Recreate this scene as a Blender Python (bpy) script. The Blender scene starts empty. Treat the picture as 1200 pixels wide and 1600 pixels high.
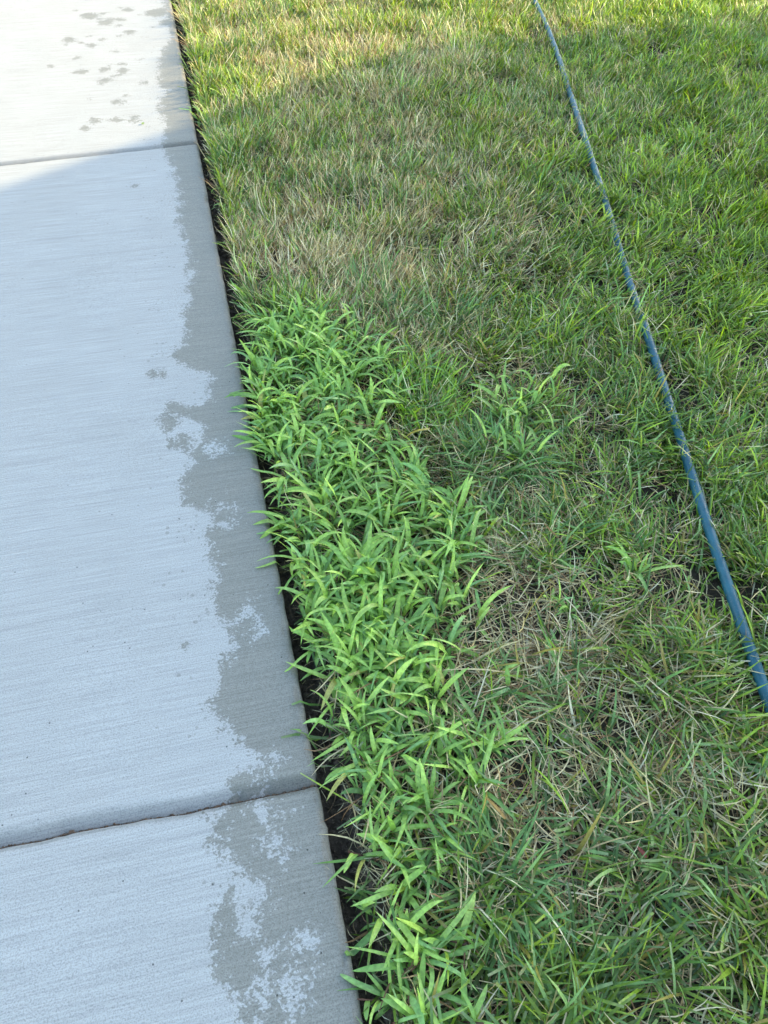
import bpy, math, numpy as np
from mathutils import Matrix, Vector
R = math.radians
rng = np.random.default_rng(7)
scene = bpy.context.scene
C = scene.collection

# ------------------------------------------------------------------ camera
CAM_H = 1.30
FPX = 1208.0                                   # focal length in pixels of the 1200x1600 photo
PITCH, ROLL, YAW = 0.87258568, 0.03790365, 0.26584412
cp, sp = math.cos(PITCH), math.sin(PITCH)
FW = np.array([math.sin(YAW)*cp, math.cos(YAW)*cp, -sp])
rt0 = np.array([math.cos(YAW), -math.sin(YAW), 0.0])
up0 = np.cross(rt0, FW)
RT = math.cos(ROLL)*rt0 + math.sin(ROLL)*up0
UP = -math.sin(ROLL)*rt0 + math.cos(ROLL)*up0
X0 = 0.0367                                    # shift so that the slab edge is x = 0
CAM = np.array([-X0, 0.0, CAM_H])
cam = bpy.data.cameras.new('camera')
cam.sensor_fit = 'VERTICAL'; cam.sensor_height = 32.0; cam.lens = 32.0*FPX/1600.0
cam.clip_start = 0.02; cam.clip_end = 500
camo = bpy.data.objects.new('camera', cam); C.objects.link(camo)
M = Matrix.Identity(4)
for i in range(3):
    M[i][0], M[i][1], M[i][2], M[i][3] = RT[i], UP[i], -FW[i], CAM[i]
camo.matrix_world = M
scene.camera = camo

def G(px, py, z=0.0):
    """point of the plane at height z seen at photo pixel px,py"""
    d = (px-600)/FPX*RT - (py-800)/FPX*UP + FW
    t = (z-CAM[2])/d[2]
    return CAM + d*t
def PX(P):
    d = P - CAM
    w = np.maximum(d@FW, 0.05)
    return 600+FPX*(d@RT)/w, 800-FPX*(d@UP)/w

# ------------------------------------------------------------------ light
SUN_EL = R(17)
SUN_DIR = np.array([-1.0, -0.25])             # horizontal direction the light travels in
SUN_DIR = SUN_DIR/np.linalg.norm(SUN_DIR)
w = bpy.data.worlds.new('World'); scene.world = w; w.use_nodes = True
nt = w.node_tree; nt.nodes.clear()
sky = nt.nodes.new('ShaderNodeTexSky'); sky.sky_type = 'NISHITA'; sky.sun_disc = False
sky.sun_elevation = SUN_EL
sky.sun_rotation = math.atan2(-SUN_DIR[0], -SUN_DIR[1])
sky.altitude = 100; sky.air_density = 1.0; sky.dust_density = 1.2; sky.ozone_density = 1.0
bg = nt.nodes.new('ShaderNodeBackground'); bg.inputs['Strength'].default_value = 0.15
out = nt.nodes.new('ShaderNodeOutputWorld')
nt.links.new(sky.outputs[0], bg.inputs[0]); nt.links.new(bg.outputs[0], out.inputs[0])
sl = bpy.data.lights.new('sun', 'SUN'); sl.energy = 2.15; sl.angle = R(0.4); sl.color = (1.0, 0.82, 0.50)
so = bpy.data.objects.new('sun', sl); C.objects.link(so)
ld = Vector((SUN_DIR[0]*math.cos(SUN_EL), SUN_DIR[1]*math.cos(SUN_EL), -math.sin(SUN_EL)))
so.rotation_euler = ld.to_track_quat('-Z', 'Y').to_euler()
so.location = (14, 4, 12)
scene.view_settings.view_transform = 'Standard'; scene.view_settings.look = 'None'
scene.view_settings.gamma = 1.0; scene.view_settings.use_curve_mapping = False
scene.view_settings.exposure = 2.52
scene.cycles.max_bounces = 6; scene.cycles.diffuse_bounces = 4; scene.cycles.transmission_bounces = 4

# ------------------------------------------------------------------ helpers
def tag(o, label=None, cat=None, group=None, kind=None):
    if label: o['label'] = label
    if cat: o['category'] = cat
    if group: o['group'] = group
    if kind: o['kind'] = kind
    return o
def mesh_np(name, V, F, mat, parent=None, smooth=True, col=None, attrs=None, size=4):
    me = bpy.data.meshes.new(name)
    V = np.ascontiguousarray(V, dtype=np.float32); F = np.ascontiguousarray(F, dtype=np.int32)
    me.vertices.add(len(V)); me.vertices.foreach_set('co', V.ravel())
    n = len(F)
    me.loops.add(n*size); me.loops.foreach_set('vertex_index', F.ravel())
    me.polygons.add(n)
    me.polygons.foreach_set('loop_start', np.arange(0, n*size, size, dtype=np.int32))
    me.polygons.foreach_set('loop_total', np.full(n, size, dtype=np.int32))
    me.polygons.foreach_set('use_smooth', np.full(n, smooth, dtype=bool))
    me.update(calc_edges=True)
    if col is not None:
        a = me.attributes.new('Col', 'FLOAT_COLOR', 'POINT')
        a.data.foreach_set('color', np.ascontiguousarray(np.c_[col, np.ones(len(col))], dtype=np.float32).ravel())
    for k, v in (attrs or {}).items():
        a = me.attributes.new(k, 'FLOAT', 'POINT'); a.data.foreach_set('value', np.ascontiguousarray(v, dtype=np.float32))
    me.materials.append(mat)
    o = bpy.data.objects.new(name, me); C.objects.link(o)
    if parent is not None: o.parent = parent
    return o
def empty(name, loc):
    o = bpy.data.objects.new(name, None); o.location = loc; C.objects.link(o); o.empty_display_size = 0.1
    return o
def hash2(ix, iy, seed):
    h = (ix.astype(np.int64)*374761393 + iy.astype(np.int64)*668265263 + seed*1442695041) & 0xffffffff
    h = ((h ^ (h >> 13))*1274126177) & 0xffffffff
    return ((h ^ (h >> 16)) & 0xffff)/65535.0
def vnoise(x, y, s, seed=0, octs=3):
    t = 0; a = 1.0; tot = 0
    for o in range(octs):
        X, Y = x/s, y/s
        ix, iy = np.floor(X), np.floor(Y); fx, fy = X-ix, Y-iy
        fx = fx*fx*(3-2*fx); fy = fy*fy*(3-2*fy)
        v = (hash2(ix, iy, seed+o)*(1-fx)+hash2(ix+1, iy, seed+o)*fx)*(1-fy) + (hash2(ix, iy+1, seed+o)*(1-fx)+hash2(ix+1, iy+1, seed+o)*fx)*fy
        t = t+a*v; tot += a; a *= .5; s = s*.5
    return t/tot
def new_mat(name):
    m = bpy.data.materials.new(name); m.use_nodes = True
    n = m.node_tree.nodes; l = m.node_tree.links
    b = n['Principled BSDF']
    return m, n, l, b
def N(n, t, **kw):
    x = n.new(t)
    for k, v in kw.items():
        if k in ('operation', 'data_type', 'blend_type', 'attribute_name', 'feature', 'noise_dimensions', 'clamp', 'use_clamp', 'distance', 'interpolation_type', 'invert'): setattr(x, k, v)
        else: x.inputs[k.replace('_', ' ')].default_value = v
    return x
def math_(n, l, op, a, b=None, clamp=False):
    x = n.new('ShaderNodeMath'); x.operation = op; x.use_clamp = clamp
    for i, v in enumerate((a, b)):
        if v is None: continue
        if isinstance(v, (int, float)): x.inputs[i].default_value = v
        else: l.new(v, x.inputs[i])
    return x.outputs[0]
def sstep(n, l, v, lo, hi, a=0.0, b=1.0):
    x = n.new('ShaderNodeMapRange'); x.interpolation_type = 'SMOOTHSTEP'
    l.new(v, x.inputs['Value'])
    for k, q in (('From Min', lo), ('From Max', hi), ('To Min', a), ('To Max', b)): x.inputs[k].default_value = q
    return x.outputs[0]
def mixc(n, l, f, a, b, bt='MIX'):
    x = n.new('ShaderNodeMix'); x.data_type = 'RGBA'; x.blend_type = bt
    if isinstance(f, (int, float)): x.inputs[0].default_value = f
    else: l.new(f, x.inputs[0])
    for i, v in ((6, a), (7, b)):
        if isinstance(v, tuple): x.inputs[i].default_value = (*v, 1)
        else: l.new(v, x.inputs[i])
    return x.outputs[2]
def noise(n, l, vec, scale, detail=3, rough=.5, dist=0.0):
    x = n.new('ShaderNodeTexNoise'); x.inputs['Scale'].default_value = scale; x.inputs['Detail'].default_value = detail
    x.inputs['Roughness'].default_value = rough; x.inputs['Distortion'].default_value = dist
    l.new(vec, x.inputs['Vector']); return x.outputs['Fac']
def mapped(n, l, vec, sc):
    x = n.new('ShaderNodeMapping'); x.inputs['Scale'].default_value = sc
    l.new(vec, x.inputs['Vector']); return x.outputs[0]

# ------------------------------------------------------------------ materials
def leaf_material(name, rough=.45, trans=.28, coat=0.0):
    m, n, l, b = new_mat(name)
    at = N(n, 'ShaderNodeAttribute', attribute_name='Col')
    tc = n.new('ShaderNodeTexCoord')
    nz = noise(n, l, tc.outputs['Object'], 160, 2)
    f = sstep(n, l, nz, .3, .7, .82, 1.16)
    c = mixc(n, l, 1.0, at.outputs['Color'], (1, 1, 1), 'MULTIPLY')
    hv = n.new('ShaderNodeHueSaturation'); l.new(c, hv.inputs['Color']); l.new(f, hv.inputs['Value'])
    l.new(hv.outputs[0], b.inputs['Base Color'])
    b.inputs['Roughness'].default_value = rough
    b.inputs['Specular IOR Level'].default_value = .45
    tr = n.new('ShaderNodeBsdfTranslucent')
    hs = n.new('ShaderNodeHueSaturation'); hs.inputs['Hue'].default_value = .485; hs.inputs['Value'].default_value = 1.5; hs.inputs['Saturation'].default_value = 1.1
    l.new(hv.outputs[0], hs.inputs['Color']); l.new(hs.outputs[0], tr.inputs['Color'])
    mx = n.new('ShaderNodeMixShader'); mx.inputs[0].default_value = trans
    l.new(b.outputs[0], mx.inputs[1]); l.new(tr.outputs[0], mx.inputs[2])
    l.new(mx.outputs[0], n['Material Output'].inputs['Surface'])
    return m
MAT_TURF = leaf_material('turf_blade')
MAT_STRAW = leaf_material('straw_blade', .6, .2)
MAT_CRAB = leaf_material('crabgrass_leaf', .42, .3)

def concrete_material():
    m, n, l, b = new_mat('broomed_concrete')
    tc = n.new('ShaderNodeTexCoord'); P = tc.outputs['Object']
    d = N(n, 'ShaderNodeAttribute', attribute_name='wetd').outputs['Fac']     # metres inside (+) the damp strip
    dry = N(n, 'ShaderNodeAttribute', attribute_name='tool_shade').outputs['Fac']   # 1 on the tooled edge and groove, carrying painted groove shading
    # broom lines, fine grain
    br = noise(n, l, mapped(n, l, P, (7, 330, 1)), 1, 4, .65)
    br2 = noise(n, l, mapped(n, l, P, (2, 60, 1)), 1, 3, .6)
    gr = noise(n, l, P, 420, 3, .7)
    gr2 = noise(n, l, P, 130, 3, .6)
    lo = noise(n, l, P, 5, 4, .55)
    # damp edge: ragged boundary with fingers
    n1 = noise(n, l, P, 26, 4, .6, .6)
    n2 = noise(n, l, P, 120, 3, .6, .3)
    n3 = noise(n, l, P, 9, 2, .5)
    e = math_(n, l, 'ADD', d, math_(n, l, 'MULTIPLY', math_(n, l, 'SUBTRACT', n1, .5), .10))
    n4 = noise(n, l, P, 240, 2, .6)
    e = math_(n, l, 'ADD', e, math_(n, l, 'MULTIPLY', math_(n, l, 'SUBTRACT', n4, .5), .045))
    e = math_(n, l, 'ADD', e, math_(n, l, 'MULTIPLY', math_(n, l, 'SUBTRACT', n2, .5), .072))
    wet = sstep(n, l, e, -.0025, .0025)
    # loose drops beyond the boundary
    vo = n.new('ShaderNodeTexVoronoi'); vo.inputs['Scale'].default_value = 75; l.new(P, vo.inputs['Vector'])
    sep = n.new('ShaderNodeSeparateColor'); l.new(vo.outputs['Color'], sep.inputs[0])
    rad = math_(n, l, 'MULTIPLY', sep.outputs[0], .34)
    patch = sstep(n, l, n3, .44, .62)
    near = sstep(n, l, d, -.14, -.01)
    pick = math_(n, l, 'LESS_THAN', sep.outputs[1], math_(n, l, 'MULTIPLY', math_(n, l, 'MULTIPLY', near, patch), 1.1))
    dd = math_(n, l, 'ADD', vo.outputs['Distance'], math_(n, l, 'MULTIPLY', math_(n, l, 'SUBTRACT', n2, .5), .25))
    drop = math_(n, l, 'MULTIPLY', math_(n, l, 'LESS_THAN', dd, rad), pick)
    drop = math_(n, l, 'MULTIPLY', drop, .7)
    wet = math_(n, l, 'MAXIMUM', wet, drop)
    # colours
    cd = mixc(n, l, sstep(n, l, lo, .3, .7), (.385, .368, .321), (.402, .386, .339))
    cw = mixc(n, l, sstep(n, l, gr2, .3, .7), (.222, .208, .165), (.25, .235, .188))
    cw = mixc(n, l, sstep(n, l, e, .0, .014), mixc(n, l, .8, cd, cw), cw)
    c = mixc(n, l, wet, cd, cw)
    brf = sstep(n, l, br, .32, .68, .86, 1.07)
    brf = math_(n, l, 'MULTIPLY', brf, sstep(n, l, br2, .3, .7, .98, 1.02))
    ln_ = noise(n, l, mapped(n, l, P, (1.1, 34, 1)), 1, 1, .5)
    brf = math_(n, l, 'MULTIPLY', brf, sstep(n, l, ln_, .66, .74, 1, .94))
    grf = sstep(n, l, gr, .28, .58, .68, 1.08)
    tot = math_(n, l, 'MULTIPLY', brf, grf)
    # small dark pits
    vp = n.new('ShaderNodeTexVoronoi'); vp.inputs['Scale'].default_value = 38; l.new(P, vp.inputs['Vector'])
    sp_ = n.new('ShaderNodeSeparateColor'); l.new(vp.outputs['Color'], sp_.inputs[0])
    pit = math_(n, l, 'MULTIPLY', math_(n, l, 'LESS_THAN', vp.outputs['Distance'], .06), math_(n, l, 'LESS_THAN', sp_.outputs[2], .10))
    tot = math_(n, l, 'MULTIPLY', tot, sstep(n, l, pit, 0, 1, 1, .35))
    tot = math_(n, l, 'MULTIPLY', tot, sstep(n, l, dry, 0, 1, 1, .66))  # denser tooled concrete, plus shade of the groove slope painted into the colour
    hv = n.new('ShaderNodeHueSaturation'); l.new(c, hv.inputs['Color']); l.new(tot, hv.inputs['Value'])
    # dirt on the vertical face of the slab
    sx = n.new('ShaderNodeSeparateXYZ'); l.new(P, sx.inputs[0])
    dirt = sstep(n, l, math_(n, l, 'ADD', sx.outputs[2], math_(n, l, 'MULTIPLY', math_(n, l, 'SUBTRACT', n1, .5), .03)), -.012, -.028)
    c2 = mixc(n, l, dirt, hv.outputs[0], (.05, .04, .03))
    l.new(c2, b.inputs['Base Color'])
    l.new(sstep(n, l, wet, 0, 1, .85, .55), b.inputs['Roughness'])
    b.inputs['Specular IOR Level'].default_value = .12
    h = math_(n, l, 'ADD', math_(n, l, 'MULTIPLY', br, 1.0), math_(n, l, 'MULTIPLY', gr, .7))
    bu = n.new('ShaderNodeBump'); bu.inputs['Distance'].default_value = .0016; bu.inputs['Strength'].default_value = .55
    l.new(h, bu.inputs['Height']); l.new(bu.outputs[0], b.inputs['Normal'])
    return m
MAT_CONC = concrete_material()

def soil_material(name, c0, c1, c2, s=60):
    m, n, l, b = new_mat(name)
    tc = n.new('ShaderNodeTexCoord'); P = tc.outputs['Object']
    a = noise(n, l, P, s, 5, .65); bn = noise(n, l, P, s*5, 3, .6)
    c = mixc(n, l, sstep(n, l, a, .35, .65), c0, c1)
    c = mixc(n, l, sstep(n, l, bn, .58, .72), c, c2)
    l.new(c, b.inputs['Base Color']); b.inputs['Roughness'].default_value = .9
    b.inputs['Specular IOR Level'].default_value = .2
    bu = n.new('ShaderNodeBump'); bu.inputs['Distance'].default_value = .006; bu.inputs['Strength'].default_value = .8
    l.new(math_(n, l, 'ADD', a, bn), bu.inputs['Height']); l.new(bu.outputs[0], b.inputs['Normal'])
    return m
MAT_SOIL = soil_material('damp_soil', (.045, .033, .022), (.10, .075, .05), (.20, .15, .10))
MAT_LAWN = soil_material('lawn_soil', (.028, .022, .013), (.055, .044, .027), (.10, .08, .05), 40)

def simple(name, c, rough=.6, var=.15, scale=30):
    m, n, l, b = new_mat(name)
    tc = n.new('ShaderNodeTexCoord')
    a = noise(n, l, tc.outputs['Object'], scale, 4)
    hv = n.new('ShaderNodeHueSaturation'); hv.inputs['Color'].default_value = (*c, 1)
    l.new(sstep(n, l, a, .3, .7, 1-var, 1+var), hv.inputs['Value'])
    l.new(hv.outputs[0], b.inputs['Base Color']); b.inputs['Roughness'].default_value = rough
    return m

# ------------------------------------------------------------------ concrete walk
WALK_W = 1.75
J1 = lambda x: 2.887 + (x)*0.060                # far joint
J2 = lambda x: 0.4905 - (x)*0.031               # near joint
def jag(x, s):
    return (vnoise(x, x*0+s, .05, s, 4)-.5)*.009
# ragged edge of the damp strip: photo pixels
bp = [(262,-40),(255,0),(262,30),(268,60),(252,80),(246,110),(250,135),(262,142),(250,155),(250,180),(262,200),(252,225),(262,245),(272,270),(280,310),(278,350),(290,380),(296,420),(294,470),(282,500),
      (288,530),(262,555),(300,575),(330,590),(326,630),(290,640),(318,680),(300,720),(280,755),(286,790),(330,800),(322,850),(336,900),(326,940),
      (350,970),(365,1000),(352,1040),(336,1080),(330,1110),(352,1140),(388,1170),(405,1200),(396,1228),(358,1245),(346,1275),(350,1310),(352,1335),(380,1360),
      (385,1400),(400,1425),(402,1450),(395,1480),(425,1495),(430,1520),(410,1560),(412,1600),(420,1700)]
bw = np.array([G(*p)[:2] for p in bp])
o_ = np.argsort(bw[:, 1]); bwx, bwy = bw[o_, 0], bw[o_, 1]
# isolated damp patches and dry patches: (px, py, radius m, sign)
spots = [(r_[0], r_[1], r_[2], 1) for r_ in np.c_[rng.normal(0, 1, 50)*42+182, rng.choice([22, 32, 38, 60, 98, 112, 126, 150, 182], 50)+rng.normal(0, 9, 50), .003+.03*rng.random(50)**2.2]]+[(140,25,.05,1),(165,35,.045,1),(108,62,.035,1),(120,90,.02,1),(133,200,.018,1),(210,188,.02,1),(245,20,.07,1),(262,35,.05,1),(190,100,.02,1),(225,130,.02,1),(208,290,.012,1),(200,15,.03,1),
         (270,640,.03,1),(262,660,.03,1),(285,690,.035,1),(245,585,.02,1),(285,640,.03,1),(290,1010,.0,1),(345,1325,.022,1),(330,1275,.012,1),(350,1290,.016,1),(378,1222,.022,1),
         (350,1430,.02,1),(355,1470,.03,1),(375,1500,.045,1),(380,1530,.03,1),(395,1570,.025,1),(362,1395,.015,1),
         (330,700,.04,-1),(310,670,.03,-1),(345,790,.03,-1),(355,812,.02,-1),(385,960,.03,-1),(400,985,.02,-1),(412,1270,.025,-1),(418,1300,.02,-1),(440,1265,.012,-1),(425,1320,.014,-1),
         (395,1400,.02,-1),(405,1392,.016,-1),(460,1480,.022,-1),(475,1475,.015,-1),(460,1510,.018,-1),(440,1530,.022,-1),(455,1560,.026,-1),(490,1510,.012,-1),(427,1190,.014,-1),(445,1335,.008,-1)]
def slab(y0f, y1f, z_near_groove, z_far_groove, seed):
    xs = np.unique(np.round(np.r_[np.arange(-WALK_W, -.16, .0125), np.arange(-.16, -.016, .006), -.016+np.array([0, .003, .006, .009, .0115, .0135, .0148, .0156, .016])], 5))
    base = np.r_[0, .0015, .004, .008, .013, .018, .023, .028, .034, .04]
    L = 1.0
    t = np.r_[base, np.arange(.05, 2.35, .0125)]
    xs2 = xs
    K = len(xs2)
    rows = []
    y0 = y0f(xs2); y1 = y1f(xs2); length = y1-y0
    # rows near start, middle, end
    mid = np.linspace(0.05, 1, 190)[:-1]
    for s in base: rows.append(y0+s)
    for f in np.linspace(0, 1, 200)[1:-1]: rows.append((y0+.045)+(length-.09)*f)
    for s in base[::-1]: rows.append(y1-s)
    Y = np.array(rows); nr = len(rows)
    Xg = np.tile(xs2, (nr, 1))
    Z = np.zeros_like(Y)
    d0 = Y-y0[None]; d1 = y1[None]-Y
    # near edge of this slab = far wall of the groove: long gentle slope; far edge: short lip
    g0 = np.clip(1-d0/.030, 0, 1); g1 = np.clip(1-d1/.010, 0, 1)
    Z -= z_near_groove*g0**1.25 + z_far_groove*g1**2
    r = .014
    ex = np.clip((Xg+r)/r, 0, 1)
    Z -= r*(1-np.sqrt(np.clip(1-ex**2*.98, 0, 1)))*.8
    wob = (vnoise(Xg, Y, .02, 31, 2)-.5)*.003
    Xg = Xg+np.where(Xg > -.012, wob, 0)
    Z += (vnoise(Xg, Y, .35, 5, 2)-.5)*.003
    # chipped edges
    ch = np.clip(vnoise(Xg, Y, .012, 77, 2)-.56, 0, 1)*.03
    Z -= ch*np.clip(ex*1.5, 0, 1)+ch*np.clip(g0+g1, 0, 1)*.6
    tool_shade = np.maximum(np.clip(g0*2.2, 0, 1)*.9, np.clip(g1*2, 0, 1)*.9)
    tool_shade = np.maximum(tool_shade, .25*np.clip((Xg+.03)/.012, 0, 1))
    wd = Xg-np.interp(Y, bwy, bwx)
    for (px, py, rad, sg) in spots:
        rad = rad*(1 if sg > 0 else .62)
        q = G(px, py); f = rad*.75-np.hypot(Xg-q[0], Y-q[1])
        if sg > 0: wd = np.where(f > -.02, np.maximum(wd, np.minimum(f*1.2+.004, .04)), wd)
        else: wd = np.minimum(wd, np.maximum(-f*.8, -.022))
    wd = np.minimum(wd, .12)
    # perimeter skirt down
    V = np.stack([Xg, Y, Z], -1).reshape(-1, 3)
    idx = np.arange(nr*K).reshape(nr, K)
    F = np.stack([idx[:-1, :-1], idx[:-1, 1:], idx[1:, 1:], idx[1:, :-1]], -1).reshape(-1, 4)
    ring = np.r_[idx[0, :], idx[1:, -1], idx[-1, -2::-1], idx[-2:0:-1, 0]]
    nv = len(V); lay = []; Vs = [V]; prev = ring
    for dz in (-.012, -.03, -.11):
        B = V[ring].copy(); B[:, 2] = dz-.004
        B[:, 0] += np.where(np.isin(ring, idx[:, -1]), .002*vnoise(B[:, 1], B[:, 1]*0+dz, .03, 4, 2), 0)
        cur = np.arange(nv, nv+len(ring)); nv += len(ring); Vs.append(B)
        F = np.r_[F, np.stack([prev, cur, np.roll(cur, -1), np.roll(prev, -1)], -1)]
        prev = cur
    V = np.concatenate(Vs)
    ext = len(V)-nr*K
    A = {'wetd': np.r_[wd.ravel(), np.full(ext, .05)], 'tool_shade': np.r_[tool_shade.ravel(), np.zeros(ext)]}
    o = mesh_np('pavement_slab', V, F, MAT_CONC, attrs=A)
    return o
gap = lambda s, a: (lambda x: .0008+.0028*np.clip(vnoise(x, x*0+a, .04, s, 3), 0, 1))
yA0 = lambda x: x*0-1.93
yA1 = lambda x: J2(x)+jag(x, 3)-.001
yB0 = lambda x: J2(x)+jag(x, 3)+gap(9, 2)(x)
yB1 = lambda x: J1(x)+jag(x, 6)*.35-.001
yC0 = lambda x: J1(x)+jag(x, 6)*.35+.0008
yC1 = lambda x: x*0+5.35
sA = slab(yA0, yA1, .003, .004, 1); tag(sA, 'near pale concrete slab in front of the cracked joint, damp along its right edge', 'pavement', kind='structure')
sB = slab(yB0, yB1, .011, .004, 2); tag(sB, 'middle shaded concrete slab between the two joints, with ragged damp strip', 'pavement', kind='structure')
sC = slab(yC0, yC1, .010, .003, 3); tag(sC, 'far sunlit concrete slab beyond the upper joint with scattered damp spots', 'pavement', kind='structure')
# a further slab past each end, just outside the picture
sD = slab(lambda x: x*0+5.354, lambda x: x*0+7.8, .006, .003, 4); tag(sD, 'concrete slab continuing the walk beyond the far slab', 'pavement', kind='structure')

# ------------------------------------------------------------------ soil, trench, lawn ground
HOSE_R = .0112
def lawn_z(x, y):
    b = -.030+(vnoise(x, y, .22, 40, 3)-.5)*.022
    e = np.clip((x-.027-(vnoise(y, y*0+4, .09, 44, 3)-.5)*.030)/.022, 0, 1)
    e = e*e*(3-2*e)
    tr = -.055+(vnoise(x, y, .03, 41, 3)-.5)*.018
    return tr*(1-e)+b*e
gx = np.r_[np.arange(-.012, .14, .004), np.arange(.14, .6, .02), np.arange(.6, 5.01, .05)]
gy = np.r_[np.arange(-1.9, -.2, .04), np.arange(-.2, 4.6, .008), np.arange(4.6, 7.7, .04)]
Xg, Yg = np.meshgrid(gx, gy)
Zg = lawn_z(Xg, Yg)
idx = np.arange(Xg.size).reshape(Xg.shape)
Fq = np.stack([idx[:-1, :-1], idx[:-1, 1:], idx[1:, 1:], idx[1:, :-1]], -1).reshape(-1, 4)
V = np.stack([Xg, Yg, Zg], -1).reshape(-1, 3)
cx = V[Fq].mean(1)[:, 0]
me_o = mesh_np('soil', V, Fq, MAT_SOIL)
me_o.data.materials.append(MAT_LAWN)
me_o.data.polygons.foreach_set('material_index', (cx > .085).astype(np.int32))
tag(me_o, 'dark bare soil of the edging trench beside the walk and under the lawn', 'soil', kind='structure')
# wide ground sheet to the horizon, a little below
MAT_FAR = soil_material('distant_turf', (.03, .055, .015), (.05, .085, .022), (.07, .09, .03), 12)
Vf = np.array([[-150, -150, -.12], [150, -150, -.12], [150, 150, -.12], [-150, 150, -.12]])
tag(mesh_np('ground', Vf, np.array([[0, 1, 2, 3]]), MAT_FAR, smooth=False), 'grassy ground reaching away around the walk and lawn', 'ground', kind='structure')

# ------------------------------------------------------------------ hose path
hp = [(829,-25),(836,2),(846,22),(857,45),(868,74),(880,110),(893,155),(907,198),(922,243),(937,288),(954,345),(972,402),(987,448),(1003,500),(1019,548),(1035,597),(1050,643),(1066,690),(1083,745),(1097,790),(1112,838),(1128,888),(1143,935),(1160,985),(1177,1034),(1194,1080),(1212,1130)]
HZ = .008
hpts = np.array([G(*p, HZ) for p in hp])
d_ = hpts[0]-hpts[1]; d_ /= np.linalg.norm(d_)
far = [hpts[0]+d_*k+np.array([.05*k*k*.3, 0, 0]) for k in (2.4, 1.8, 1.2, .6)]
d_ = hpts[-1]-hpts[-2]; d_ /= np.linalg.norm(d_)
nearp = [hpts[-1]+d_*k+np.array([-.05*k*k, 0, 0]) for k in (.4, .9, 1.5)]
ctrl = np.array(far+list(hpts)+nearp)
# resample + smooth
seg = np.r_[0, np.cumsum(np.linalg.norm(np.diff(ctrl, axis=0), axis=1))]
s_ = np.arange(0, seg[-1], .012)
HP = np.stack([np.interp(s_, seg, ctrl[:, k]) for k in range(3)], -1)
ker = np.hanning(23); ker /= ker.sum()
for k in range(3):
    pad = np.pad(HP[:, k], 11, mode='reflect', reflect_type='odd'); HP[:, k] = np.convolve(pad, ker, 'valid')
HP[:, 2] = HZ+(vnoise(s_, s_*0, .3, 90, 2)-.5)*.012
T = np.gradient(HP, axis=0); T /= np.linalg.norm(T, axis=1)[:, None]
S = np.cross(T, [0, 0, 1.0]); S /= np.linalg.norm(S, axis=1)[:, None]
U = np.cross(S, T)
ns = 20
ph = np.linspace(0, 2*np.pi, ns, endpoint=False)
rr = HOSE_R*(1+.012*(vnoise(s_, s_*0+3, .02, 91, 2)-.5))
Vh = HP[:, None]+(np.cos(ph)[None, :, None]*S[:, None]+np.sin(ph)[None, :, None]*U[:, None])*rr[:, None, None]
nh = len(HP)
ii = np.arange(nh*ns).reshape(nh, ns); i2 = np.roll(ii, -1, 1)
Fh = np.stack([ii[:-1], i2[:-1], i2[1:], ii[1:]], -1).reshape(-1, 4)
m, n, l, b = new_mat('hose_rubber')
tc = n.new('ShaderNodeTexCoord')
a1 = noise(n, l, tc.outputs['Object'], 35, 4, .6); a2 = noise(n, l, tc.outputs['Object'], 300, 3, .6)
c = mixc(n, l, sstep(n, l, a1, .35, .7), (.004, .062, .082), (.009, .093, .118))
c = mixc(n, l, sstep(n, l, a2, .55, .72, 0, .5), c, (.10, .16, .17))
l.new(c, b.inputs['Base Color']); l.new(sstep(n, l, a1, .3, .7, .38, .55), b.inputs['Roughness'])
bu = n.new('ShaderNodeBump'); bu.inputs['Distance'].default_value = .0006; l.new(a2, bu.inputs['Height']); l.new(bu.outputs[0], b.inputs['Normal'])
tag(mesh_np('garden_hose', Vh.reshape(-1, 3), Fh, m), 'blue rubber garden hose lying across the lawn', 'hose')

def push_hose(P, marg=.0015):
    """move blade points that would be inside the hose out to its skin"""
    sh = P.shape; Q = P.reshape(-1, 3)
    # hose as function of y
    o = np.argsort(HP[:, 1]); hx = np.interp(Q[:, 1], HP[o, 1], HP[o, 0]); hz = np.interp(Q[:, 1], HP[o, 1], HP[o, 2])
    tx = np.interp(Q[:, 1], HP[o, 1], np.abs(S[o, 0]))
    dx = (Q[:, 0]-hx)*tx; dz = Q[:, 2]-hz
    r = np.hypot(dx, dz); R_ = HOSE_R+marg
    ins = (r < R_)
    k = np.where(ins, R_/np.maximum(r, 1e-4), 1)
    Q = Q.copy(); Q[:, 0] = hx+dx*k/np.maximum(tx, .2); Q[:, 2] = hz+dz*k
    out_ = P.reshape(-1, 3).copy(); out_[ins] = Q[ins]
    return out_.reshape(sh)

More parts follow.
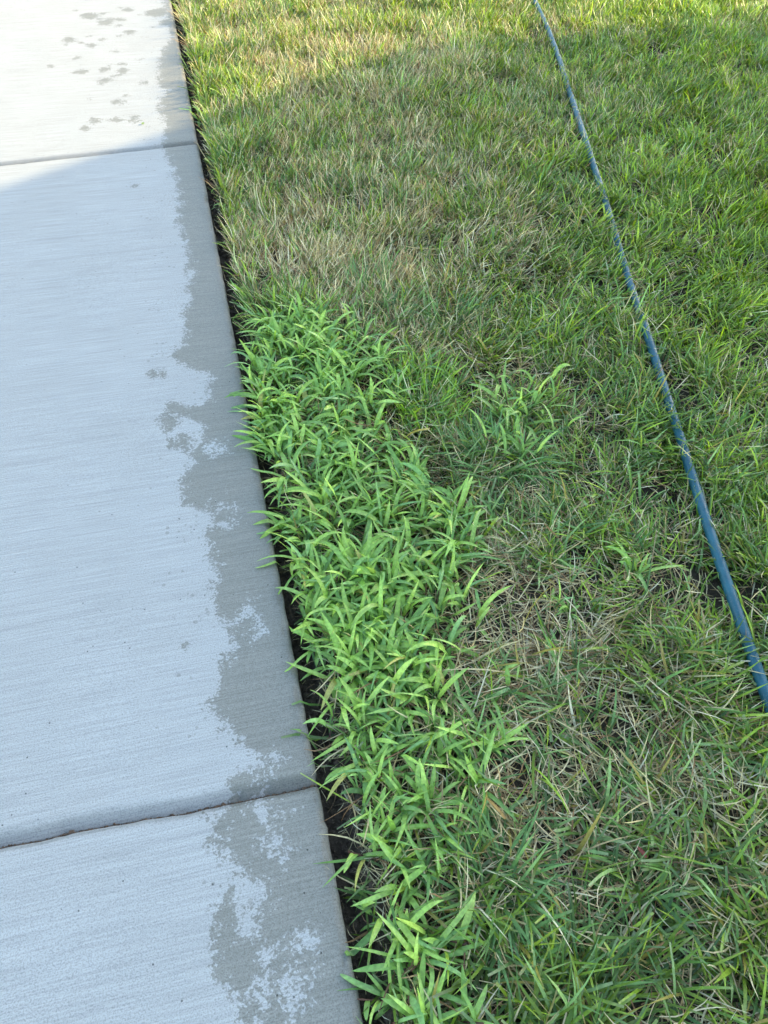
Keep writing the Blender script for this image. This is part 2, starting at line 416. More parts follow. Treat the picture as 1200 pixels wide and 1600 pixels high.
# ------------------------------------------------------------------ blade builder
def blades(base, az, lean, bend, length, width, c0, c1, rows=6, prof='turf', fold=0.0, curl=None, twist=None, ctip=None, zmin=True, sag=0.0):
    n_ = len(base); t = np.linspace(0, 1, rows)
    if curl is None: curl = rng.normal(0, .35, n_)
    if twist is None: twist = rng.normal(0, .5, n_)
    th = lean[:, None]+bend[:, None]*t[None]**1.2
    a = az[:, None]+curl[:, None]*t[None]
    D = np.stack([np.sin(th)*np.cos(a), np.sin(th)*np.sin(a), np.cos(th)], -1)
    ds = length/(rows-1)
    P = base[:, None]+np.concatenate([np.zeros((n_, 1, 3)), np.cumsum((D[:, 1:]+D[:, :-1])/2*ds[:, None, None], 1)], 1)
    sd = np.stack([-np.sin(a), np.cos(a), np.zeros_like(a)], -1)
    nm = np.cross(D, sd)
    tw = (twist[:, None]*(.3+t[None]))[..., None]
    sd = sd*np.cos(tw)+nm*np.sin(tw); nm = np.cross(D, sd)
    if prof == 'turf': wp = np.array([.7+.3*min(1, x*4) if x < .5 else max(.06, 1-((x-.5)/.5)**1.8*.94) for x in t])[None].repeat(n_, 0)
    elif prof == 'cut': wp = np.array([.7+.3*min(1, x*4) for x in t])[None].repeat(n_, 0); wp[:, -1] *= .8
    else: wp = np.array([max(.04, (.6+.4*min(1, x/.25))*(1 if x < .5 else 1-((x-.5)/.5)**2.4)) for x in t])[None].repeat(n_, 0)
    W = (width[:, None]*wp*.5)[..., None]
    if zmin:
        gz = lawn_z(P[..., 0], P[..., 1])+.002
        inl = P[..., 0] > 0
        P[..., 2] = np.where(inl & (P[..., 2] < gz), gz+.15*np.abs(P[..., 2]-gz), P[..., 2])
        # blades hanging over the slab rest on it
        on = (P[..., 0] < .001) & (P[..., 2] < .004)
        P[..., 2] = np.where(on, .004, P[..., 2])
    P = push_hose(P)
    if fold > 0:
        cols = [P-sd*W+nm*W*0, P-nm*W*fold, P+sd*W]
    else: cols = [P-sd*W, P+sd*W]
    nc = len(cols)
    V = np.stack(cols, 2)                                     # n,rows,nc,3
    id_ = np.arange(n_*rows*nc).reshape(n_, rows, nc)
    F = np.stack([id_[:, :-1, :-1], id_[:, :-1, 1:], id_[:, 1:, 1:], id_[:, 1:, :-1]], -1).reshape(-1, 4)
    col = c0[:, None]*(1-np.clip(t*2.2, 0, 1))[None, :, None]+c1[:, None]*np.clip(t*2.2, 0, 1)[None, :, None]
    if ctip is not None: col[:, -1] = ctip
    col = np.repeat(col[:, :, None], nc, 2)
    if fold > 0: col[:, :, 1] = col[:, :, 1]*1.0+np.array([.035, .04, .02])
    return V.reshape(-1, 3), F, col.reshape(-1, 3)
def join(parts):
    off = 0; Vs = []; Fs = []; Cs = []
    for V, F, c in parts:
        Vs.append(V); Fs.append(F+off); Cs.append(c); off += len(V)
    return np.concatenate(Vs), np.concatenate(Fs), np.concatenate(Cs)

# ------------------------------------------------------------------ character of the lawn from place to place
tx_ = np.array([300, 450, 600, 750, 900, 1050, 1200.]); ty_ = np.array([0, 200, 400, 600, 800, 1000, 1200, 1400, 1600.])
STRAW = np.array([[.50,.52,.45,.30,.32,.16,.12],[.22,.55,.68,.42,.22,.10,.08],[.50,.64,.72,.48,.18,.10,.08],[.3,.3,.5,.52,.22,.16,.16],[.3,.3,.45,.48,.36,.2,.2],
                  [.3,.3,.6,.76,.72,.42,.3],[.3,.4,.56,.60,.54,.42,.36],[.4,.4,.42,.42,.40,.42,.40],[.4,.4,.36,.36,.36,.36,.36]])
FLAT = np.array([[.15,.15,.15,.15,.15,.15,.15],[.15,.12,.12,.15,.2,.25,.15],[.15,.12,.15,.2,.35,.35,.2],[.3,.3,.35,.4,.45,.4,.35],[.5,.5,.6,.65,.55,.45,.4],
                 [.7,.7,.8,.9,.75,.6,.55],[.7,.75,.85,.85,.8,.75,.7],[.7,.7,.85,.85,.8,.8,.75],[.7,.7,.8,.85,.8,.8,.75]])
COOL = np.array([[.2,.2,.15,.1,.1,.1,.1],[.25,.4,.5,.3,.25,.25,.2],[.3,.45,.6,.4,.15,.1,.1],[.4,.5,.6,.55,.25,.12,.1],[.5,.5,.6,.6,.4,.2,.12],
                 [.5,.5,.7,.75,.5,.35,.25],[.5,.5,.7,.7,.6,.5,.45],[.5,.5,.6,.65,.6,.5,.45],[.5,.5,.6,.6,.5,.45,.4]])
DENS = np.array([[1,1,1,1,1,1,1],[1,1,1,1,1,1,1],[1,1,1,1,1,1,1],[.8,.8,.9,.85,1,1,1],[.7,.7,.8,.9,1,1,1],[.6,.6,.7,.62,.8,1,1],[.6,.6,.75,.8,.85,.9,.9],[.7,.7,.8,.85,.9,.9,.9],[.7,.7,.85,.9,.9,.95,.95.real]])
def field(Tb, px, py):
    fx = np.clip((px-300)/150, 0, 5.999); fy = np.clip(py/200, 0, 7.999)
    ix = fx.astype(int); iy = fy.astype(int); fx = fx-ix; fy = fy-iy
    return (Tb[iy, ix]*(1-fx)+Tb[iy, ix+1]*fx)*(1-fy)+(Tb[iy+1, ix]*(1-fx)+Tb[iy+1, ix+1]*fx)*fy
# outline of the crabgrass patch (photo pixels, on the ground)
crab_poly = np.array([G(*p)[:2] for p in [(385,540),(400,500),(470,490),(540,500),(600,545),(612,600),(600,660),(620,720),(690,770),(730,830),(735,900),(740,970),(720,1040),(690,1080),(660,1110),(700,1170),(735,1210),(720,1290),(705,1350),(715,1420),(730,1500),(720,1610),(600,1640),(575,1500),(560,1400),(545,1330),(530,1260),(515,1180),(497,1100),(480,1020),(462,940),(440,850),(420,740),(400,640)]])
def in_poly(x, y, poly):
    r = np.zeros(x.shape, bool); j = len(poly)-1
    for i in range(len(poly)):
        xi, yi = poly[i]; xj, yj = poly[j]
        r ^= ((yi > y) != (yj > y)) & (x < (xj-xi)*(y-yi)/(yj-yi+1e-12)+xi); j = i
    return r

def lawn_tufts(x0, x1, y0, y1, dens, per, seed, fine=1.0, cull=None):
    """returns blade bases grouped in small tufts"""
    r = np.random.default_rng(seed)
    nt_ = int((x1-x0)*(y1-y0)*dens/per)
    cx = r.uniform(x0, x1, nt_); cy = r.uniform(y0, y1, nt_)
    k = r.poisson(per, nt_)+1
    ti = np.repeat(np.arange(nt_), k)
    sp_ = .010+.012*r.random(nt_)
    x = cx[ti]+r.normal(0, 1, len(ti))*sp_[ti]; y = cy[ti]+r.normal(0, 1, len(ti))*sp_[ti]
    return x, y, ti, cx, cy, r
GREEN_WARM = np.array([[.18,.285,.022],[.23,.35,.028],[.12,.215,.018],[.30,.41,.04],[.085,.155,.014]])
GREEN_COOL = np.array([[.12,.235,.045],[.18,.31,.08],[.075,.165,.03],[.25,.38,.115],[.14,.26,.05]])
STRAWS = np.array([[.62,.51,.25],[.74,.64,.36],[.46,.34,.15],[.82,.73,.45],[.30,.18,.08],[.68,.58,.28]])
def make_lawn(x0, x1, y0, y1, dens, seed, rows, inside=None, wscale=1.0, straw_only=False):
    x, y, ti, cx, cy, r = lawn_tufts(x0, x1, y0, y1, dens, 14, seed)
    P = np.stack([x, y, np.zeros_like(x)], -1); px, py = PX(P)
    vis = (px > -150) & (px < 1350) & (py > -160) & (py < 1760)
    keep = vis if inside else ~vis
    edge = .038+(vnoise(y, y*0+8, .07, 51, 3)-.5)*.03
    keep &= x > edge
    d = field(DENS, px, py)
    hole = vnoise(x, y, .11, 60, 3)
    d = d*(1-.30*np.clip((py-850)/300, 0, 1))
    d = d*np.clip((hole-.29)*6, .22+.3*np.clip((900-py)/500, 0, 1), 1)
    incrab = in_poly(x, y, crab_poly)
    d = d*np.where((px > 820) & (py < 950), np.clip((vnoise(x, y, .09, 64, 2)-.30)*7, .3, 1), 1)
    d = np.where(incrab, d*.55, d)
    keep &= r.random(len(x)) < d
    # nothing grows through the hose
    o = np.argsort(HP[:, 1]); hx = np.interp(y, HP[o, 1], HP[o, 0])
    keep &= np.abs(x-hx) > HOSE_R*.8
    x, y, ti, px, py, incrab = x[keep], y[keep], ti[keep], px[keep], py[keep], incrab[keep]
    n_ = len(x)
    z = lawn_z(x, y)
    straw = field(STRAW, px, py); cool = field(COOL, px, py); flat = field(FLAT, px, py)
    sn = vnoise(x, y, .16, 70, 3)
    straw = np.clip(straw+(sn-.5)*.9+(r.random(ti.max()+1)[ti]-.5)*.25, .03, .92)
    cool = np.clip(cool+(vnoise(x, y, .25, 71, 3)-.5)*1.0+(r.random(ti.max()+1)[ti]-.5)*.5, 0, 1)
    iss = r.random(n_) < straw
    taz = r.uniform(0, 2*np.pi, ti.max()+1)[ti]
    fieldaz = vnoise(x, y, .30, 72, 2)*4*np.pi
    # radial-ish direction: each blade leans away from its tuft centre, plus a common lean
    dx, dy = x-cx[ti], y-cy[ti]
    az = np.arctan2(dy+.008*np.sin(taz)+.010*np.sin(fieldaz), dx+.008*np.cos(taz)+.010*np.cos(fieldaz))+r.normal(0, .5, n_)
    lean = np.clip(r.gamma(2.2, .14, n_)+flat*r.uniform(.2, 1.15, n_), 0, 1.45)
    bend = r.uniform(.1, .9, n_)+flat*.35
    hgt = .62+.72*vnoise(x, y, .13, 73, 2)
    length = r.uniform(.038, .088, n_)*hgt*(1+.25*flat)
    length = np.where(r.random(n_) < .05, length*1.45, length)
    near_ = 1+.18*np.clip((py-700)/400, 0, 1)
    length = length*near_
    length = np.where(incrab, length*.8, length)
    width = r.uniform(.0022, .0046, n_)*wscale
    width = width*near_
    isb = r.random(n_) < .10
    width = np.where(isb, width*1.45, width)
    parts_g, parts_s = [], []
    g = ~iss
    pick = r.integers(0, 5, n_); u = (r.random(n_) < cool)[:, None]
    cg = np.where(u, GREEN_COOL[pick], GREEN_WARM[pick])*r.uniform(.55, 1.38, (n_, 1))*(.72+.56*vnoise(x, y, .28, 77, 3))[:, None]
    lush = np.clip((px-780)/250, 0, 1)*np.clip((1150-py)/400, 0, 1)
    cg = cg*(1+.10*lush)[:, None]
    # touches of yellow and orange ageing
    old = r.random(n_) < .05
    cg = np.where(old[:, None], np.array([.33, .27, .05])*r.uniform(.7, 1.2, (n_, 1)), cg)
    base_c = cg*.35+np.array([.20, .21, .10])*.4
    base_pt = np.stack([x, y, z], -1)
    cut = r.random(n_) < .45
    for sel, prof in ((g & cut, 'cut'), (g & ~cut, 'turf')):
        ct = None
        if prof == 'cut': ct = np.clip(cg[sel]*.6+np.array([.20, .19, .12])*.7, 0, 1)
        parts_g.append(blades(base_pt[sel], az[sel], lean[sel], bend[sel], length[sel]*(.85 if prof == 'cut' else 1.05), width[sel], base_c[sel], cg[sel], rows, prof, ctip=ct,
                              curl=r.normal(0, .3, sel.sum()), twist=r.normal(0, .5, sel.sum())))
    s = iss
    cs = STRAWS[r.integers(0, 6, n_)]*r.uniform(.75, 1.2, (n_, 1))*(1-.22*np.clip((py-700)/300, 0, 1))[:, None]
    ls = np.clip(lean+r.uniform(.1, .9, n_)*(.35+flat), .1, 1.5)
    parts_s.append(blades(base_pt[s]+np.array([0, 0, .003]), az[s], ls[s], bend[s]*r.uniform(-.3, .8, s.sum()), length[s]*r.uniform(.7, 1.15, s.sum()), width[s]*.62, cs[s]*.8, cs[s], rows, 'turf',
                          curl=r.normal(0, .8, s.sum()), twist=r.normal(0, .8, s.sum())))
    return parts_g, parts_s
g1, s1 = make_lawn(.03, 3.6, -.35, 5.3, 23500, 11, 5, True)
g2, s2 = make_lawn(.03, 4.95, -1.8, 7.6, 6500, 12, 4, False, 1.5)
# thatch: dead blades lying loose on the soil
def thatch(n_, seed):
    r = np.random.default_rng(seed)
    x = r.uniform(.06, 3.5, n_); y = r.uniform(-.3, 5.2, n_)
    px, py = PX(np.stack([x, y, x*0], -1)); st = field(STRAW, px, py)
    k = (px > -100) & (px < 1300) & (py > -100) & (py < 1700) & (r.random(n_) < .25+st) & (x > .07+(vnoise(y, y*0+8, .07, 51, 3)-.5)*.03)
    o = np.argsort(HP[:, 1]); k &= np.abs(x-np.interp(y, HP[o, 1], HP[o, 0])) > .02
    x, y = x[k], y[k]; m_ = len(x)
    z = lawn_z(x, y)+r.uniform(.004, .030, m_)
    cs = STRAWS[r.integers(0, 6, m_)]*r.uniform(.45, 1.1, (m_, 1))*np.array([1, .93, .82])
    return blades(np.stack([x, y, z], -1), r.uniform(0, 2*np.pi, m_), r.normal(1.45, .22, m_), r.normal(0, .35, m_), r.uniform(.03, .10, m_), r.uniform(.0011, .0026, m_), cs, cs, 5, 'turf',
                  curl=r.normal(0, .6, m_), twist=r.normal(0, .6, m_))
s3 = thatch(86000, 21)
V, F, c = join(g1+g2)
tag(mesh_np('lawn_grass', V, F, MAT_TURF, col=c), 'mown green lawn grass growing right of the walk and around the hose', 'grass', kind='stuff')
V, F, c = join(s1+s2+[s3])
tag(mesh_np('dry_grass', V, F, MAT_STRAW, col=c), 'dead straw-coloured blades and thatch mixed through the lawn', 'dry grass', kind='stuff')

# grass on the far side of the walk (just outside the picture)
def left_lawn():
    r = np.random.default_rng(33); n_ = 24000
    x = -WALK_W-.03-r.random(n_)*1.6; y = r.uniform(-1.5, 6.5, n_)
    cg = GREEN_WARM[r.integers(0, 5, n_)]*r.uniform(.7, 1.25, (n_, 1))
    return blades(np.stack([x, y, x*0-.03], -1), r.uniform(0, 6.28, n_), np.clip(r.gamma(2.2, .16, n_), 0, 1.3), r.uniform(.1, .9, n_), r.uniform(.04, .08, n_), r.uniform(.004, .008, n_), cg*.6, cg, 4, 'turf', zmin=False)
V, F, c = left_lawn()
tag(mesh_np('lawn_grass', V, F, MAT_TURF, col=c), 'strip of lawn grass along the left side of the walk', 'grass', kind='stuff')
Vl = np.array([[-3.6, -1.9, -.032], [-WALK_W-.01, -1.9, -.032], [-WALK_W-.01, 7.7, -.032], [-3.6, 7.7, -.032]])
tag(mesh_np('soil', Vl, np.array([[0, 1, 2, 3]]), MAT_LAWN, smooth=False), 'bare soil under the grass left of the walk', 'soil', kind='structure')

# ------------------------------------------------------------------ crabgrass
CRAB = np.array([[.265,.435,.085],[.31,.48,.095],[.19,.34,.07],[.33,.50,.11],[.20,.37,.11],[.25,.42,.07],[.15,.29,.06]])
def crab_plants(cx, cy, r, size=1.0, leaves=(5, 9), stem_len=(.02, .055), light=1.0, outward=None):
    """each plant: a few jointed tillers with broad arching leaves; returns (leaf parts, stem parts)"""
    B = []; AZ = []; LE = []; BE = []; LN = []; WI = []; CO = []; SB = []; SA = []; SLn = []; SL = []
    for i in range(len(cx)):
        nt_ = r.integers(2, 5); a0 = r.uniform(0, 6.28)
        gz = float(lawn_z(np.array([cx[i]]), np.array([cy[i]]))[0])
        for t in range(nt_):
            a = a0+t*6.28/nt_+r.normal(0, .5)
            if outward is not None and r.random() < .5: a = outward[i]+r.normal(0, .5)
            ln = r.uniform(*stem_len)*size; le = r.uniform(.25, 1.1)
            d = np.array([math.sin(le)*math.cos(a), math.sin(le)*math.sin(a), math.cos(le)])
            b0 = np.array([cx[i]+r.normal(0, .006), cy[i]+r.normal(0, .006), gz])
            SB.append(b0); SA.append(a); SLn.append(le); SL.append(ln+.012)
            nl = r.integers(2, 5)
            for k in range(nl):
                f = (k+.7)/nl
                B.append(b0+d*ln*f); top = k == nl-1
                la = a+(math.pi if k % 2 else 0)*.7+r.normal(0, .9)
                AZ.append(la); LE.append(r.uniform(.15, 1.0) if not top else r.uniform(.05, .6)); BE.append(r.uniform(.6, 2.6))
                LN.append((.045+.085*r.random()**1.2)*size*(.85 if top else 1)); WI.append((.0048+.0066*r.random()**1.2)*size)
                cc = CRAB[r.integers(0, 7)]*r.uniform(.84, 1.18)*light
                if top: cc = cc*np.array([1.15, 1.1, 1.0])
                CO.append(cc)
    B = np.array(B); AZ = np.array(AZ); n_ = len(B); CO = np.array(CO)
    age = r.random(n_) < .015
    CO[age] = np.array([.42, .40, .10])
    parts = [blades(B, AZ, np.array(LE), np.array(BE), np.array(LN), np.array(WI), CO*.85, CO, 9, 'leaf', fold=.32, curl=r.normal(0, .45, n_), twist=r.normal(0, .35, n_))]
    SB = np.array(SB); k = len(SB); sc = np.array([.12, .20, .055])*r.uniform(.6, 1.2, (k, 1))
    red = r.random(k) < .3; sc[red] = np.array([.14, .07, .05])
    ang = np.linspace(0, 2*np.pi, 6, endpoint=False)
    stems = []
    for q in range(k):
        le, a, ln = SLn[q], SA[q], SL[q]
        d = np.array([math.sin(le)*math.cos(a), math.sin(le)*math.sin(a), math.cos(le)])
        u = np.cross(d, [.3, .2, .9]); u /= np.linalg.norm(u); v = np.cross(d, u)
        rings = [SB[q]+d*ln*f+(np.cos(ang)[:, None]*u+np.sin(ang)[:, None]*v)*rad for f, rad in ((0, .0018), (.45, .0015), (.5, .002), (.55, .0015), (1, .0012))]
        V = np.concatenate(rings); o6 = np.arange(30).reshape(5, 6); p6 = np.roll(o6, -1, 1)
        stems.append((V, np.stack([o6[:-1], p6[:-1], p6[1:], o6[1:]], -1).reshape(-1, 4), np.repeat(sc[q][None], 30, 0)))
    return parts, stems
def fill_poly(poly, dens, r):
    lo, hi = poly.min(0), poly.max(0); n_ = int((hi-lo).prod()*dens)
    x = r.uniform(lo[0], hi[0], n_); y = r.uniform(lo[1], hi[1], n_); k = in_poly(x, y, poly)
    return x[k], y[k]
r = np.random.default_rng(5)
x, y = fill_poly(crab_poly, 900, r)
px, py = PX(np.stack([x, y, x*0], -1))
dens = np.where(py > 1390, .30, np.where(py > 1110, .58, np.where((px > 540) & (py < 760), .85, 1.0)))
k = (r.random(len(x)) < dens) & (x > np.where(py > 1020, .052, .040)); x, y = x[k], y[k]
outw = np.where((x < .075) & (y > 1.1), np.pi, r.uniform(0, 6.28, len(x)))
xe, ye = fill_poly(np.array([G(*p)[:2] for p in [(400,470),(560,470),(650,560),(700,700),(800,800),(800,1050),(740,1100),(790,1250),(740,1500),(720,1620),(600,1640),(560,1300)]]), 75, r)
ke = (~in_poly(xe, ye, crab_poly)) & (xe > .05) & (r.random(len(xe)) < np.where(ye > .6, .4, 1)); x = np.r_[x, xe[ke]]; y = np.r_[y, ye[ke]]; outw = np.r_[outw, r.uniform(0, 6.28, ke.sum())]
a_ = y < .60
lp, sp2 = crab_plants(x[~a_], y[~a_], r, 1.0, outward=outw[~a_])
lp3, sp3 = crab_plants(x[a_], y[a_], r, .86, outward=outw[a_])
lp += lp3; sp2 += sp3
V, F, c = join(lp)
cr = mesh_np('crabgrass', V, F, MAT_CRAB, col=c)
tag(cr, 'dense bright green crabgrass patch spreading along the slab edge', 'crabgrass', kind='stuff')
V, F, c = join(sp2)
tag(mesh_np('stem', V, F, MAT_CRAB, parent=cr, col=c), kind='stuff')

def weed(label, pts, seed, size=1.0, light=1.0, name='crabgrass_plant', **kw):
    r = np.random.default_rng(seed)
    q = np.array([G(*p, -.02)[:2] for p in pts])
    base = (q[:, 0].mean(), q[:, 1].mean(), float(lawn_z(np.array([q[:, 0].mean()]), np.array([q[:, 1].mean()]))[0]))
    e = empty(name, base); tag(e, label, 'weed', 'crabgrass plants growing singly in the lawn')
    lp, sp_ = crab_plants(q[:, 0], q[:, 1], r, size, light=light, **kw)
    V, F, c = join(lp)
    mesh_np('foliage', V-np.array(base), F, MAT_CRAB, parent=e, col=c)
    for V, F, c in sp_: mesh_np('stem', V-np.array(base), F, MAT_CRAB, parent=e, col=c)
weed('pale green crabgrass plant standing alone in dry grass between the big patch and the hose', [(795,630),(806,640),(820,655),(800,665),(812,690),(830,680),(796,650),(785,668),(826,640),(790,705),(815,720)], 101, .95, .98, stem_len=(.06, .12))
weed('bright crabgrass clump at the bottom, nearest the camera by the trench', [(620,1480),(645,1500),(665,1470),(640,1540),(690,1500),(625,1440),(640,1575)], 102, .95)
weed('small crabgrass seedling in the bare straw patch left of the hose', [(870,950),(885,960)], 103, .7)
weed('broad-leaved crabgrass sprig with two long leaves, nearest the hose', [(985,905)], 104, .9)
weed('sunlit crabgrass clump leaning over the slab edge at the far end of the trench', [(318,110),(322,135),(335,150),(318,165),(345,120),(312,182),(340,175),(365,150),(330,95),(318,70),(380,110)], 105, .8, 1.0)
weed('crabgrass sprig hanging over the trench just below the far joint', [(352,330),(350,300)], 106, .55)
weed('crabgrass plant spreading off the lower right side of the big patch', [(745,1185),(735,1230),(765,1160)], 107, .95)
weed('crabgrass sprig reaching right from the big patch towards the straw patch', [(752,795),(772,810)], 108, .9)
# tall thin tufts
def tuft(label, pts, n_, seed, lr, wr, cols, name='grass_tuft', spread=.02, lean=.5):
    r = np.random.default_rng(seed); q = np.array([G(*p, -.02)[:2] for p in pts]); q = q[r.integers(0, len(q), n_)]+r.normal(0, spread, (n_, 2))
    bz = lawn_z(q[:, 0], q[:, 1]); b0 = np.array([q[:, 0].mean(), q[:, 1].mean(), bz.mean()])
    cc = np.array(cols)[r.integers(0, len(cols), n_)]*r.uniform(.8, 1.15, (n_, 1))
    az = np.arctan2(q[:, 1]-b0[1], q[:, 0]-b0[0])+r.normal(0, .7, n_)
    V, F, c = blades(np.c_[q, bz], az, np.abs(r.normal(lean, .25, n_)), r.uniform(.2, 1.2, n_), r.uniform(*lr, n_), r.uniform(*wr, n_), cc*.8, cc, 7, 'turf')
    o = mesh_np(name, V-b0, F, MAT_TURF, col=c); o.location = b0
    tag(o, label, 'grass tuft', 'taller tufts standing out of the lawn')
LIME = [[.25,.44,.04],[.20,.37,.04],[.31,.50,.06]]; BLUE = [[.10,.20,.045],[.14,.27,.07],[.19,.33,.11]]
tuft('thin lime green grass tuft between the big crabgrass patch and the lone pale weed', [(640,610),(665,640),(650,660),(690,650),(670,600)], 150, 201, (.06,.11), (.003,.0045), LIME, spread=.03, lean=.3)
tuft('arching blue-green grass tuft just below the lone pale weed', [(760,720),(790,735),(810,725)], 130, 202, (.09,.15), (.003,.005), BLUE, lean=.7)
tuft('blue-green grass tuft in dry grass above the top of the big crabgrass patch', [(560,450),(600,440),(580,480)], 90, 203, (.07,.11), (.003,.0045), BLUE, lean=.35)
tuft('dark arching grass tuft right beside the bottom crabgrass clump', [(770,1370),(790,1400)], 90, 204, (.09,.15), (.0035,.0055), BLUE, lean=.8)
tuft('blue-green grass tuft right of the top of the big crabgrass patch', [(690,510),(720,500)], 110, 205, (.08,.12), (.003,.0045), BLUE, lean=.5)

# ------------------------------------------------------------------ bits in the trench and in the joint
def clods(n_, xr, yr, zf, sr, seed):
    r = np.random.default_rng(seed)
    t = (1+5**.5)/2
    ico = np.array([(-1,t,0),(1,t,0),(-1,-t,0),(1,-t,0),(0,-1,t),(0,1,t),(0,-1,-t),(0,1,-t),(t,0,-1),(t,0,1),(-t,0,-1),(-t,0,1)])/1.9
    fa = np.array([(0,11,5),(0,5,1),(0,1,7),(0,7,10),(0,10,11),(1,5,9),(5,11,4),(11,10,2),(10,7,6),(7,1,8),(3,9,4),(3,4,2),(3,2,6),(3,6,8),(3,8,9),(4,9,5),(2,4,11),(6,2,10),(8,6,7),(9,8,1)])
    x = r.uniform(*xr, n_); y = r.uniform(*yr, n_); s = r.gamma(2, sr/2, n_)+sr*.3
    V = ico[None]*s[:, None, None]*r.uniform(.6, 1.3, (n_, 12, 1))*r.uniform(.6, 1.2, (n_, 1, 3))+np.stack([x, y, zf(x, y)+s*.3], -1)[:, None]
    F = (fa[None]+np.arange(n_)[:, None, None]*12).reshape(-1, 3)
    return V.reshape(-1, 3), F
V, F = clods(5200, (.003, .10), (-.2, 4.7), lawn_z, .0032, 61)
tag(mesh_np('soil_clods', V, F, MAT_SOIL, smooth=False, size=3), 'loose dark crumbs of soil lying in the trench', 'soil crumbs', kind='stuff')
def trench_litter():
    r = np.random.default_rng(62); n_ = 1500
    y = r.uniform(-.2, 4.7, n_); x = .075-np.abs(r.normal(0, .028, n_)); x = np.clip(x, .006, .1)
    cs = STRAWS[r.integers(0, 6, n_)]*r.uniform(.3, .9, (n_, 1))
    return blades(np.stack([x, y, lawn_z(x, y)+.004+r.uniform(0, .02, n_)], -1), r.uniform(0, 6.28, n_), r.normal(1.4, .3, n_), r.normal(0, .5, n_), r.uniform(.015, .05, n_), r.uniform(.0008, .0018, n_), cs, cs, 5, 'turf', curl=r.normal(0, 1, n_))
V, F, c = trench_litter()
V[:, 0] = np.maximum(V[:, 0], .003)
tag(mesh_np('root_litter', V, F, MAT_STRAW, col=c), 'thin dead roots and straws in the trench beside the walk', 'litter', kind='stuff')
# dirt packed in the joint cracks
MAT_CRUMB = soil_material('joint_dirt', (.06, .04, .028), (.16, .10, .06), (.30, .22, .14), 80)
for Jf, sd, s0, lab in ((yA1, 3, .0016, 'brown grit and root fibres packed in the near cracked joint'), (yB1, 6, .0008, 'dark grit in the narrow far joint')):
    r = np.random.default_rng(sd)
    V, F = clods(3200, (-WALK_W+.02, -.004), (0, 1), lambda x, y: x*0-.0098, s0*.6, 63+sd)
    k = V.reshape(-1, 12, 3); cxm = k.mean(1); ty = Jf(cxm[:, 0])+.0018+r.normal(0, .0008, len(cxm))
    V = (k+np.stack([cxm[:, 0]*0, ty-cxm[:, 1], cxm[:, 0]*0], -1)[:, None]).reshape(-1, 3)
    tag(mesh_np('joint_grit', V, F, MAT_CRUMB, smooth=False, size=3), lab, 'grit', kind='stuff')
# dead leaves and clippings on the lawn and slab
def flat_leaf(name, label, px, py, z, ln, wd, az, col, cat='leaf', group='fallen leaf scraps on walk and lawn'):
    p = G(px, py, z); cc = np.array([col])
    V, F, c = blades(np.array([[0., 0, 0]]), np.array([az]), np.array([1.45]), np.array([.25]), np.array([ln]), np.array([wd]), cc, cc, 7, 'leaf', fold=.3, curl=np.array([.3]), twist=np.array([.2]), zmin=False)
    V[:, 2] = np.maximum(V[:, 2], .0)
    V[:, 2] += rng.uniform(0, .0006)
    o = mesh_np(name, V, F, MAT_STRAW, col=c); o.location = p; tag(o, label, cat, group)
flat_leaf('leaf_scrap', 'tiny green leaf scrap on the far sunlit slab near its edge', 222, 194, .003, .016, .009, 1.0, (.16, .24, .05))
flat_leaf('dead_leaf', 'curled red-brown dead leaf down among the grass, lower right', 1010, 1340, .006, .022, .007, 1.8, (.22, .03, .02))
flat_leaf('dead_leaf', 'orange-tan dead leaf blade low in the grass left of the red-brown leaf', 790, 1280, .012, .05, .006, 1.9, (.45, .26, .07))

# ------------------------------------------------------------------ unseen building added on the right, its roof corner shaped to shade the walk
def poly_mesh(name, verts, faces, mat, parent):
    me = bpy.data.meshes.new(name); me.from_pydata([tuple(v) for v in verts], [], faces); me.materials.append(mat); me.update()
    o = bpy.data.objects.new(name, me); C.objects.link(o); o.parent = parent; return o
MW = simple('siding', (.55, .52, .46), .7, .06, 3); MR = simple('shingles', (.09, .085, .08), .9, .35, 40); MG = simple('window_glass', (.03, .04, .05), .08, .1, 3); MF = simple('white_trim', (.75, .75, .73), .5, .04, 5); MD = simple('door_paint', (.12, .05, .04), .4, .05, 6)
HX, HD = 9.0, 9.0                                # gable end at x = 9, ridge runs away from the walk
YW, YE, ZE = 5.05, 5.53, 2.47                    # wall face, eave tip, eave height
SL = 1.02; YR = 2.0; ZR = ZE+(YE-YR)*SL
YW2, YE2 = 2*YR-YW, 2*YR-YE
shade_house = empty('shade_house', (HX, YR, -.12)); tag(shade_house, 'pale sided building added out of view on the right, its eave corner shaped to shade the walk', 'shade_house')
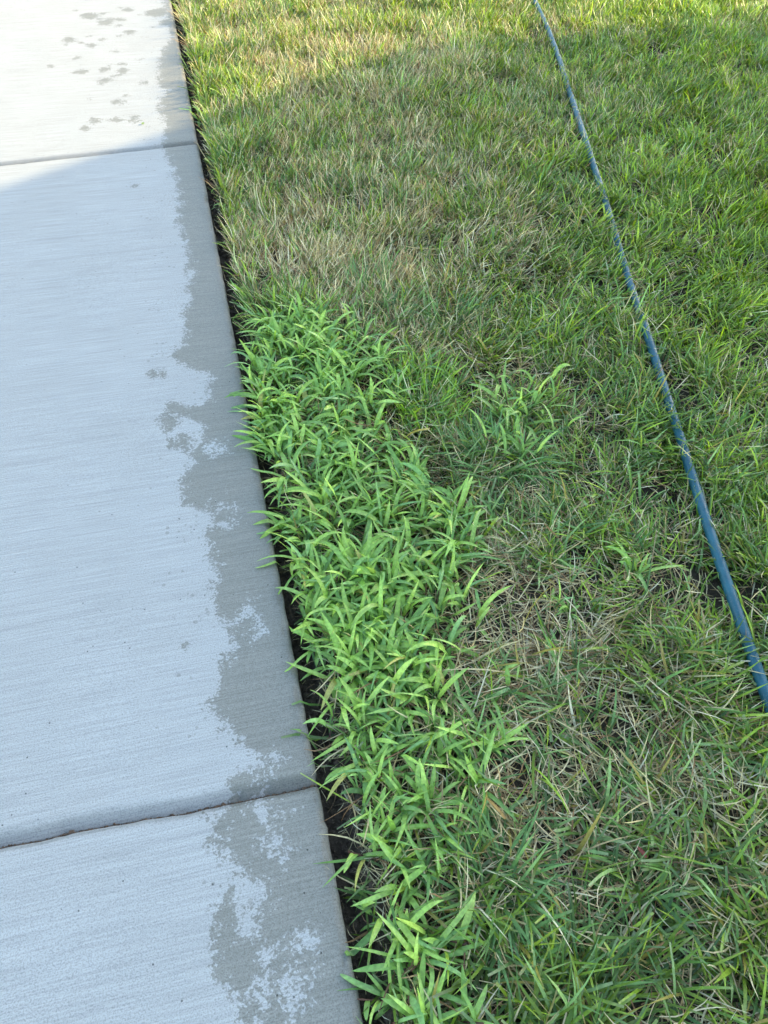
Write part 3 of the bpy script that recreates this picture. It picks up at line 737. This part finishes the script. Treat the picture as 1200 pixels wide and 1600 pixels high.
def hp_(x, y, z): return (x, y-YR, z+.12)
wz = ZE-.42
wv = []
for x in (.0, HD): wv += [hp_(x, YW2, -.12), hp_(x, YW, -.12), hp_(x, YW, wz), hp_(x, YR, wz+(YW-YR)*SL), hp_(x, YW2, wz)]
poly_mesh('wall', wv, [(0,1,2,3,4), (9,8,7,6,5), (0,5,6,1), (1,6,7,2), (4,9,5,0), (2,7,8,3), (3,8,9,4)], MW, shade_house)
rv = []
for x in (-.25, HD+.25):
    rv += [hp_(x, YE2, ZE), hp_(x, YR, ZR), hp_(x, YE, ZE), hp_(x, YE2+.04, ZE-.16), hp_(x, YW2, wz+.02), hp_(x, YR, ZR-.38), hp_(x, YW, wz+.02), hp_(x, YE-.04, ZE-.16)]
rf = []
loop = [0, 1, 2, 7, 6, 5, 4, 3]
for a_, b_ in zip(loop, loop[1:]+loop[:1]): rf.append((a_, b_, b_+8, a_+8))
rf += [(0, 3, 4, 5, 1), (1, 5, 6, 7, 2), (8, 9, 13, 12, 11), (9, 10, 15, 14, 13)]
poly_mesh('roof', rv, rf, MR, shade_house)
def hbox(name, x0, x1, y0, y1, z0, z1, mat, par):
    v = [hp_(x, y, z) for z in (z0, z1) for y in (y0, y1) for x in (x0, x1)]
    return poly_mesh(name, v, [(0,2,3,1), (4,5,7,6), (0,1,5,4), (2,6,7,3), (0,4,6,2), (1,3,7,5)], mat, par)
for y in (.4, 3.5):
    for z in (.9,) if y > 1 else (.9, 2.9):
        wdw = hbox('window', -.02, .03, y-.5, y+.5, z, z+1.2, MG, shade_house)
        for q in ((y-.58, y-.5, z-.08, z+1.28), (y+.5, y+.58, z-.08, z+1.28)): hbox('frame', -.05, .02, q[0], q[1], q[2], q[3], MF, wdw)
        for q in ((z-.08, z), (z+1.2, z+1.28)): hbox('frame', -.05, .02, y-.5, y+.5, q[0], q[1], MF, wdw)
dr = hbox('door', -.03, .03, 1.5, 2.4, -.1, 2.0, MD, shade_house); hbox('handle', -.08, -.03, 1.58, 1.64, .95, 1.1, MF, dr)
